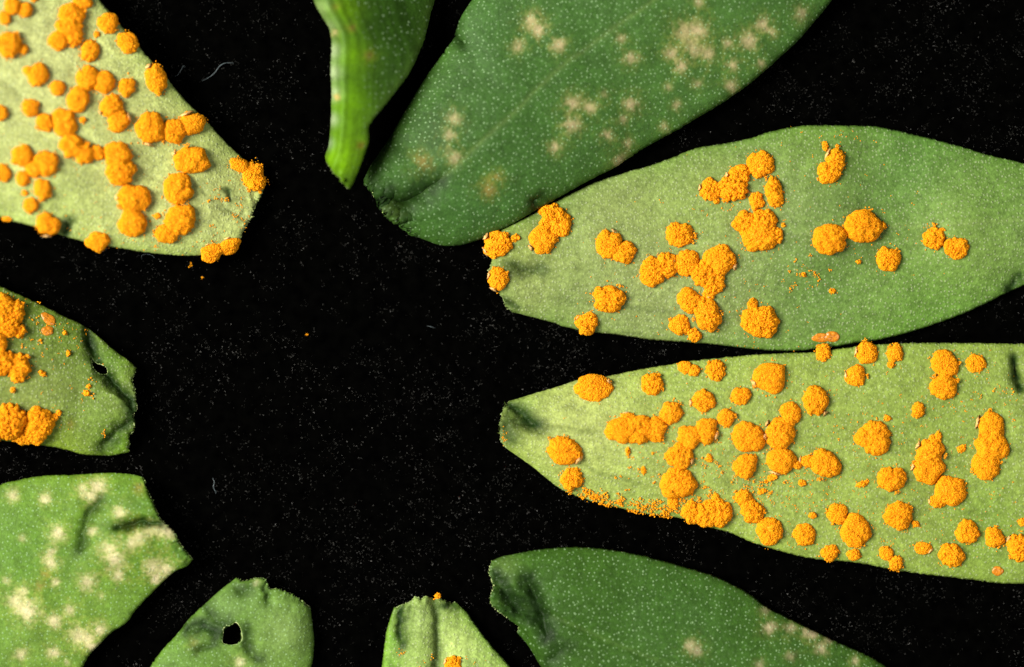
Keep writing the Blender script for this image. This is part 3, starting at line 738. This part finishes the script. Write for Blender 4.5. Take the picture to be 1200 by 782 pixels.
LEAVES["ten"] = dict(gain=0.68, seed=20, side="upper", width=230, at=(780, 780), thick=7,
    label="smooth deep green leaf with a dark bruised folded end and few tan flecks",
    A=[(576.5, 657), (588, 652), (603, 649), (638, 643), (677, 641), (715, 644), (754, 651), (767, 654.5), (802, 664), (840, 676), (877, 695), (900, 712), (940, 732), (977, 750), (1015, 767), (1037, 780), (1070, 805), (1095, 840), (1094, 875)],
    B=[(606, 742), (618, 756), (634, 782), (655, 815), (700, 860), (770, 895), (860, 915), (960, 920), (1060, 905), (1086, 888)],
    cut=[(576.5, 657), (574, 664), (573.6, 673), (578.5, 686), (575.5, 697), (576, 708), (589, 720), (601, 729), (608, 734), (606, 742)],
    tip=[(1094, 875), (1093, 883), (1086, 888)],
    z=lambda X, Y, U, V, a, b: 4 + 24 * np.sin(V * math.pi) ** .7 - bump(X, Y, 610, 730, 40, 40, 8),
    color=(.055, .150, .026), edge_color=(.065, .175, .030), rib=-2, rib_pale=.05, wave=5, fray=.9,
    tints=[(590, 665, 20, (.16, .29, .09), .7), (800, 720, 100, (.062, .17, .042), .7), (670, 740, 60, (.042, .125, .016), .7), (950, 760, 60, (.066, .17, .045), .6)],
    spots=[(902, 735, 7, .9), (927, 737, 6, .75), (945, 741, 6, .9), (953, 744, 6, .9), (962, 760, 6, .8), (809, 757, 7, .8), (817, 763, 7, .7), (973, 750, 5, .7), (897, 715, 5, .5), (1002, 775, 5, .6), (927, 770, 5, .5), (890, 779, 5, .5)],
    spot_color=(.72, .62, .58), halo=(.20, .26, .04),
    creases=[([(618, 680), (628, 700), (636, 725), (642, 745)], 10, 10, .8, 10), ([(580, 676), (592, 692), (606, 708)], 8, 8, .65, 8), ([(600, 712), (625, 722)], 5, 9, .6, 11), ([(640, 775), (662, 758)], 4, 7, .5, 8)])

PUSTULES = {
"one": [(14.5, 7, 8, 11), (30, 11, 8, 8.5), (6, 21, 6.5, 7.5), (11, 53, 14, 16), (27, 58, 5, 5.5), (40, -1, 4, 3), (84, 17, 15, 13), (81, 31, 15, 13), (86, 41, 11, 12), (68, 47, 11, 10), (98, 2, 11, 8), (126, 27, 12.5, 11), (113, 40, 3, 3.5), (150, 50, 13, 11, 20),
    (105, 61, 11, 13), (45, 88, 11.5, 13.5), (33, 83, 5.5, 5.5), (67, 103, 8, 8), (103, 92, 13, 13), (121, 97, 13, 13), (148, 102, 10, 11), (92, 117, 13, 15.5), (35, 126, 9.5, 9.5), (2, 133, 7, 8), (52.5, 144, 10, 10), (75, 144, 14.5, 15.5), (85, 171, 14, 13), (98, 180, 12, 12), (114, 179, 8, 8),
    (137, 182, 17, 16), (142, 201, 17, 14), (129, 125, 12.5, 13, 0, 1, [(150, .6)]), (138, 142, 13, 13, 0, 1, [(-20, .8)]), (97, 141, 3.5, 3.5), (25, 182.5, 12.5, 12.5), (55, 191.5, 14, 13), (39.5, 198, 10, 9.5), (4, 203, 7.5, 10), (26, 210, 7.5, 8), (50, 221, 10.5, 12), (29, 226, 3, 3), (36.5, 240.5, 8, 8.5), (55, 263, 13.5, 12.5, 0, 1, [(90, .8)]),
    (114, 283, 13.5, 11), (8, 257, 5, 2.5), (156, 232, 18, 16, 0, 1, [(180, .6)]), (156, 263, 16, 16), (177, 150, 17, 18, 0, 1, [(100, .7)]), (203, 154, 15, 15), (224, 146, 16, 13, -15, 1, [(-100, 1.2)]), (224, 188, 20, 16, 10, 1, [(195, .5)]), (183, 93, 11, 17, -18, 1, [(-110, .8)]), (281, 194, 13, 8, 20), (297, 206, 12, 15),
    (300, 214, 12, 11), (208, 222, 18, 17), (210, 256, 18, 17), (196, 274, 14, 10, 15), (248, 296, 13, 10, -15, 1, [(-100, 1.4)]), (268, 289, 14, 9, -25, 1, [(-80, 1.0)]), (184, 253, 3.5, 3)],
"four": [(583, 287, 15, 15, 0, 1, [(215, .6), (150, .7)]), (584, 327, 11, 13, 0, 1, [(200, .8), (120, .8)]), (649, 256, 16, 15), (657, 264, 13, 14), (636, 281.5, 15, 16.5, 0, 1, [(150, .5)]), (650, 243, 4.5, 4.5), (634, 246, 3, 5), (604, 279, 4.5, 3.5, -30, .6), (714, 287, 14, 16, 0, 1, [(-70, .5)]), (731, 297, 13, 13), (715, 350, 18.5, 15.5), (688, 379, 12.5, 12, 0, 1, [(215, .7)]),
    (765, 318, 14, 16.5), (781, 311, 13, 14), (805, 309, 14, 15.5, 0, 1, [(190, .7)]), (843, 306, 18, 17, 0, 1, [(20, .5)]), (827, 322, 15, 15), (838, 329, 13, 13), (831.5, 344.5, 6.5, 7), (808, 352, 13, 14), (828, 367, 15, 20, -25, 1, [(-50, .6)]), (796, 381, 11, 11.5), (813, 392.5, 7.5, 7.5), (797.5, 275.5, 15.5, 14),
    (833, 222, 12, 12, 0, 1, [(190, .6)]), (840, 236, 3, 3), (866, 205, 13, 12, 0, 1, [(180, .6)]), (859, 221, 16, 15), (891, 193, 14, 15.5), (906.5, 225, 9.5, 17.5, -15), (886.5, 236, 8.5, 9.5), (873, 262, 13.5, 14), (895, 261, 15, 14), (890, 279, 20, 16), (912, 276, 4.5, 8), (889.5, 377, 21, 18), (882, 357, 5.5, 6), (971, 203, 13, 12), (980, 188, 11, 15, 0, 1, [(210, 1.1)]), (967, 172, 3, 5, -15, .6),
    (972.5, 279, 20, 17), (1011, 266, 21, 20), (1033, 265, 5, 4), (1040.5, 304.5, 14, 15), (1095, 279, 13, 14, 0, .8), (1121, 290, 14, 12, 0, .8), (942, 322, 2.2, 2.2), (975.5, 341, 3.2, 2.5), (1006, 307, 2.3, 2.3), (918, 264, 2, 2.2)],
"five": [(695.5, 454.5, 20, 14.5, 10, 1, [(-40, .4)]), (660, 528, 20, 15, 15, 1, [(20, .8)]), (670, 560.5, 12, 13, -15), (728, 504, 18, 16), (749, 503, 20, 15.5), (768, 503, 13.5, 14), (735, 489, 8, 5, 0, 1, [(-100, 1)]), (765, 451, 11, 13.5), (787, 484.5, 13, 14), (803, 431, 8, 7), (813, 434.5, 6.5, 6), (838, 434, 10, 11.5), (824, 470.5, 13.5, 13, 0, 1, [(175, .6)]), (809, 512, 15, 13), (827, 505, 12.5, 14, 0, 1, [(20, .8)]),
    (796, 535, 14.5, 14.5, 0, 1, [(20, .5)]), (794, 567, 20.5, 17), (810, 600, 12, 12.5), (830, 602, 17, 15), (844, 602, 13, 16), (839, 584, 4.5, 6), (789, 588, 6, 7, 0, .6), (903, 442.5, 19, 18, 0, 1, [(160, .6)]), (868, 465, 10.5, 10.5), (851, 489, 10, 10), (965, 413, 8.5, 9.5), (956, 469.5, 14, 17, -20, 1, [(70, .5)]), (1003.5, 440.5, 11.5, 12, 0, 1, [(180, .8)]), (926, 485, 11.5, 14), (913, 500, 14, 10, 0, 1, [(200, .8)]), (915, 511, 16.5, 15),
    (877, 512, 18, 17, 0, 1, [(0, .5)]), (874, 545, 14, 14), (915, 540, 17.5, 14.5, 0, 1, [(110, .9)]), (966, 544, 18, 16.5), (947, 541, 9, 7, 10, 1, [(180, 1.3)]), (934, 545, 4.5, 4.5), (871, 583.5, 10, 9.5), (881, 598, 14, 13, 45), (901, 623, 15, 14.5), (942.5, 628, 12, 12.5), (980.5, 602, 11, 11.5), (1002.5, 620.5, 17, 18.5), (972.5, 648, 10, 9), (1001, 650, 7.5, 6), (1016, 414, 12, 13, 0, 1, [(190, .8)]), (1049.5, 414, 9, 10.5), (1044, 427.5, 3.5, 3.5),
    (1108, 426, 15, 14.5), (1106.5, 454, 16.5, 15.5), (1144, 426, 11, 9.5, 0, .7), (1076, 481, 7, 9), (1024, 513, 19.5, 20.5), (1161, 502, 15, 19, 0, 1, [(200, .8)]), (1162, 525, 19.5, 17), (1155, 546, 15.5, 15), (1127, 526, 5, 3.5, -30, .7), (1045, 562, 15.5, 14.5), (1090, 533, 16, 18, 0, 1, [(215, .6)]), (1088, 550, 17, 16, 0, 1, [(190, .6)]), (1114, 576, 17, 17), (1099, 588, 9, 7, 0, 1, [(180, .9)]), (1100, 512, 3.5, 6), (1092, 514, 3, 4), (1053, 605, 16, 15.5),
    (1133, 624, 13, 12.5), (1115, 650, 14.5, 14), (1164.5, 630, 11.5, 12.5), (1194, 641, 13.5, 15.5, 0, 1, [(215, .6)]), (1038.5, 648, 8, 8), (1050, 660, 8, 8.5), (1073, 614, 3.5, 3.5), (1200, 612, 6, 4.5), (1081, 642, 10, 6.5, 0, .6, [(30, 1)]), (952, 604.5, 4.2, 3), (905, 560, 6, 3.5, -20, .7), (893, 576, 5, 2.8, -15, .7), (940, 566, 4, 3.5, 0, .7), (736, 529, 2.4, 5, 0, .7), (831, 537, 3.4, 4.6, 0, .7), (754, 551, 2.5, 4, 0, .6), (1011, 567, 7, 3, -15, .6), (1040, 490, 3.5, 3)],
"six": [(2, 362, 14, 16), (17, 366, 13, 13), (8, 382, 13, 11), (22, 388, 8, 7), (-3, 400, 11, 15), (2, 426, 15, 15), (22, 430, 14, 15), (20, 442, 8, 6), (11, 493, 19, 21), (44, 498, 18, 20.5), (27, 513, 13, 7), (-14, 500, 16, 20), (62, 490, 6, 4), (69, 484, 2.5, 2.5), (15, 457, 2.5, 2.5), (80, 414, 2, 2.5), (76, 390, 2, 2), (50, 438, 4, 2.5, 40), (101, 461, 3, 3), (104, 453, 2, 2)],
"nine": [(531, 778, 9, 9, 0, .7, [(200, .9)]), (513, 698.5, 3, 2.6)],
}
DUST = {
"one": [(258, 225, 10, 12, 16, 5), (285, 248, 7, 12, 26, 3), (130, 240, 40, 40, 26, 2), (100, 270, 40, 12, 22, 2), (200, 285, 40, 8, 22, 2), (240, 270, 20, 14, 16, 2), (100, 145, 8, 10, 8, 4), (60, 190, 60, 60, 20, 2)],
"four": [(875, 300, 60, 60, 70, 2), (960, 230, 60, 60, 46, 2), (945, 325, 16, 14, 26, 4), (770, 340, 60, 30, 34, 2), (740, 290, 40, 20, 14, 2), (900, 240, 30, 40, 22, 2), (1070, 270, 40, 20, 16, 3), (985, 160, 12, 6, 10, 2), (870, 400, 40, 8, 12, 2), (840, 240, 20, 10, 8, 3)],
"five": [(712, 587, 22, 4, 46, 12), (690, 579, 8, 4, 14, 12), (755, 599, 16, 3.5, 34, 10), (790, 598, 14, 8, 30, 10), (810, 585, 16, 8, 26, 8), (745, 550, 18, 14, 22, 4), (830, 550, 12, 20, 40, 4), (905, 565, 14, 6, 26, 8), (930, 580, 40, 16, 90, 3), (900, 640, 40, 5, 12, 2), (1000, 560, 60, 40, 80, 2), (1060, 500, 60, 40, 60, 3), (1130, 480, 50, 40, 46, 3), (1180, 470, 16, 12, 16, 4), (1120, 610, 40, 16, 36, 2), (1040, 620, 20, 12, 22, 3), (980, 500, 40, 40, 34, 2), (870, 560, 16, 16, 26, 4), (800, 500, 60, 50, 44, 2), (1160, 590, 30, 30, 22, 3), (591, 512, 2, 6, 14, 3), (1150, 440, 14, 16, 14, 3)],
"six": [(36, 400, 12, 26, 26, 5), (60, 430, 22, 22, 16, 3), (75, 390, 18, 12, 16, 3), (100, 460, 8, 16, 8, 5), (60, 490, 10, 14, 14, 4), (20, 350, 12, 6, 8, 2), (124, 505, 3, 5, 3, 5)],
"nine": [(513, 698, 3, 1.5, 8, 4), (490, 780, 12, 10, 8, 4), (467, 762, 2, 4, 4, 4), (560, 778, 14, 8, 5, 2)],
}
BLISTERS = {"four": [(963, 396, 11, 5.5, 0), (975, 394.5, 10, 6.5, 0)], "six": [(57, 374, 10, 5.5, 35), (56, 388, 7, 6, 0)], "five": [(1169, 669, 7, 6, 0)]}

built = {}
for key, spec in LEAVES.items():
    lf = make_leaf(spec)
    built[key] = lf
    for p in PUSTULES.get(key, []):
        make_pustule(lf, *p)
    for b in BLISTERS.get(key, []):
        make_blister(lf, *b)
    if key in DUST:
        make_dust(lf, DUST[key])

# ------------------------------------------------------------------ lint and fallen crumbs on the cloth
def lint(label, pts, r, z=2.0):
    p, L_ = smooth(pts, 28)
    k = 5
    zz = z + 1.5 * np.sin(np.linspace(0, math.pi, len(p)))
    th = np.arange(k) / k * 2 * math.pi
    tg = np.gradient(p, axis=0); tg /= np.linalg.norm(tg, axis=1)[:, None]
    nr = np.c_[-tg[:, 1], tg[:, 0]]
    rr = .48 * r * np.sin(np.linspace(.25, math.pi - .25, len(p)))[:, None]
    ring = p[:, None] + nr[:, None] * (np.cos(th)[None] * rr)[..., None]
    rz = zz[:, None] + np.sin(th)[None] * rr
    W = world_xyz(ring[..., 0].ravel(), ring[..., 1].ravel(), rz.ravel())
    ii = np.arange(len(p) * k).reshape(len(p), k)
    F = np.stack([ii[:-1], np.roll(ii, -1, 1)[:-1], np.roll(ii, -1, 1)[1:], ii[1:]], -1).reshape(-1, 4)
    loc = np.array([*W.mean(0)[:2], 0])
    o = link("lint_fibre", mesh_np("lint_fibre", W - loc, F), MAT_LINT, None, loc)
    o["label"] = label; o["category"] = "lint"; o["group"] = "lint on the cloth"
lint("wavy pale lint hair on the black cloth beside the pustule-crowded leaf", [(236, 95), (243, 92), (251, 86), (257, 78), (264, 74), (274, 74)], .55)
lint("short faint lint hair close to the slanting edge of the pustule-crowded leaf", [(205, 90), (209, 87), (213, 81), (215, 77), (217, 79)], .38)
lint("kinked pale lint hair on bare cloth above the hooked green leaf corner", [(249, 560), (251, 565), (250, 571), (253, 577), (252, 579)], .5)
lint("tiny curled lint hair under the blunt end of the pustule-crowded leaf", [(166, 304), (166, 300), (170, 298), (177, 299), (182, 303)], .4)
lint("faint lint hair lying straight on the cloth between two leaf ends", [(500, 382), (505, 383), (510, 385)], .38)

def crumb(label, cx, cy, n, spread):
    rng = np.random.default_rng(int(cx))
    x = cx + rng.normal(0, spread, n); y = cy + rng.normal(0, spread * 1.3, n)
    r = rng.uniform(.6, 1.1, n)
    gv, gf = grains(world_xyz(x, y, r * .8 + rng.uniform(0, 1, n)), r * S, rng)
    loc = np.array([*world_xyz(np.array(cx), np.array(cy), np.array(0.0))])
    o = link("spore_crumb", mesh_np("spore_crumb", gv - loc, gf), MAT_SPORE, None, loc)
    o["label"] = label; o["category"] = "spore crumb"; o["group"] = "spore crumbs fallen on the cloth"
crumb("single orange spore crumb alone in the middle of the bare cloth", 359.5, 392, 5, .9)
crumb("orange spore crumbs fallen just below the overhanging pustule", 224, 309, 7, 1.8)
crumb("faint orange spore crumb lying apart below the fallen crumbs", 236, 327, 4, 1.0)
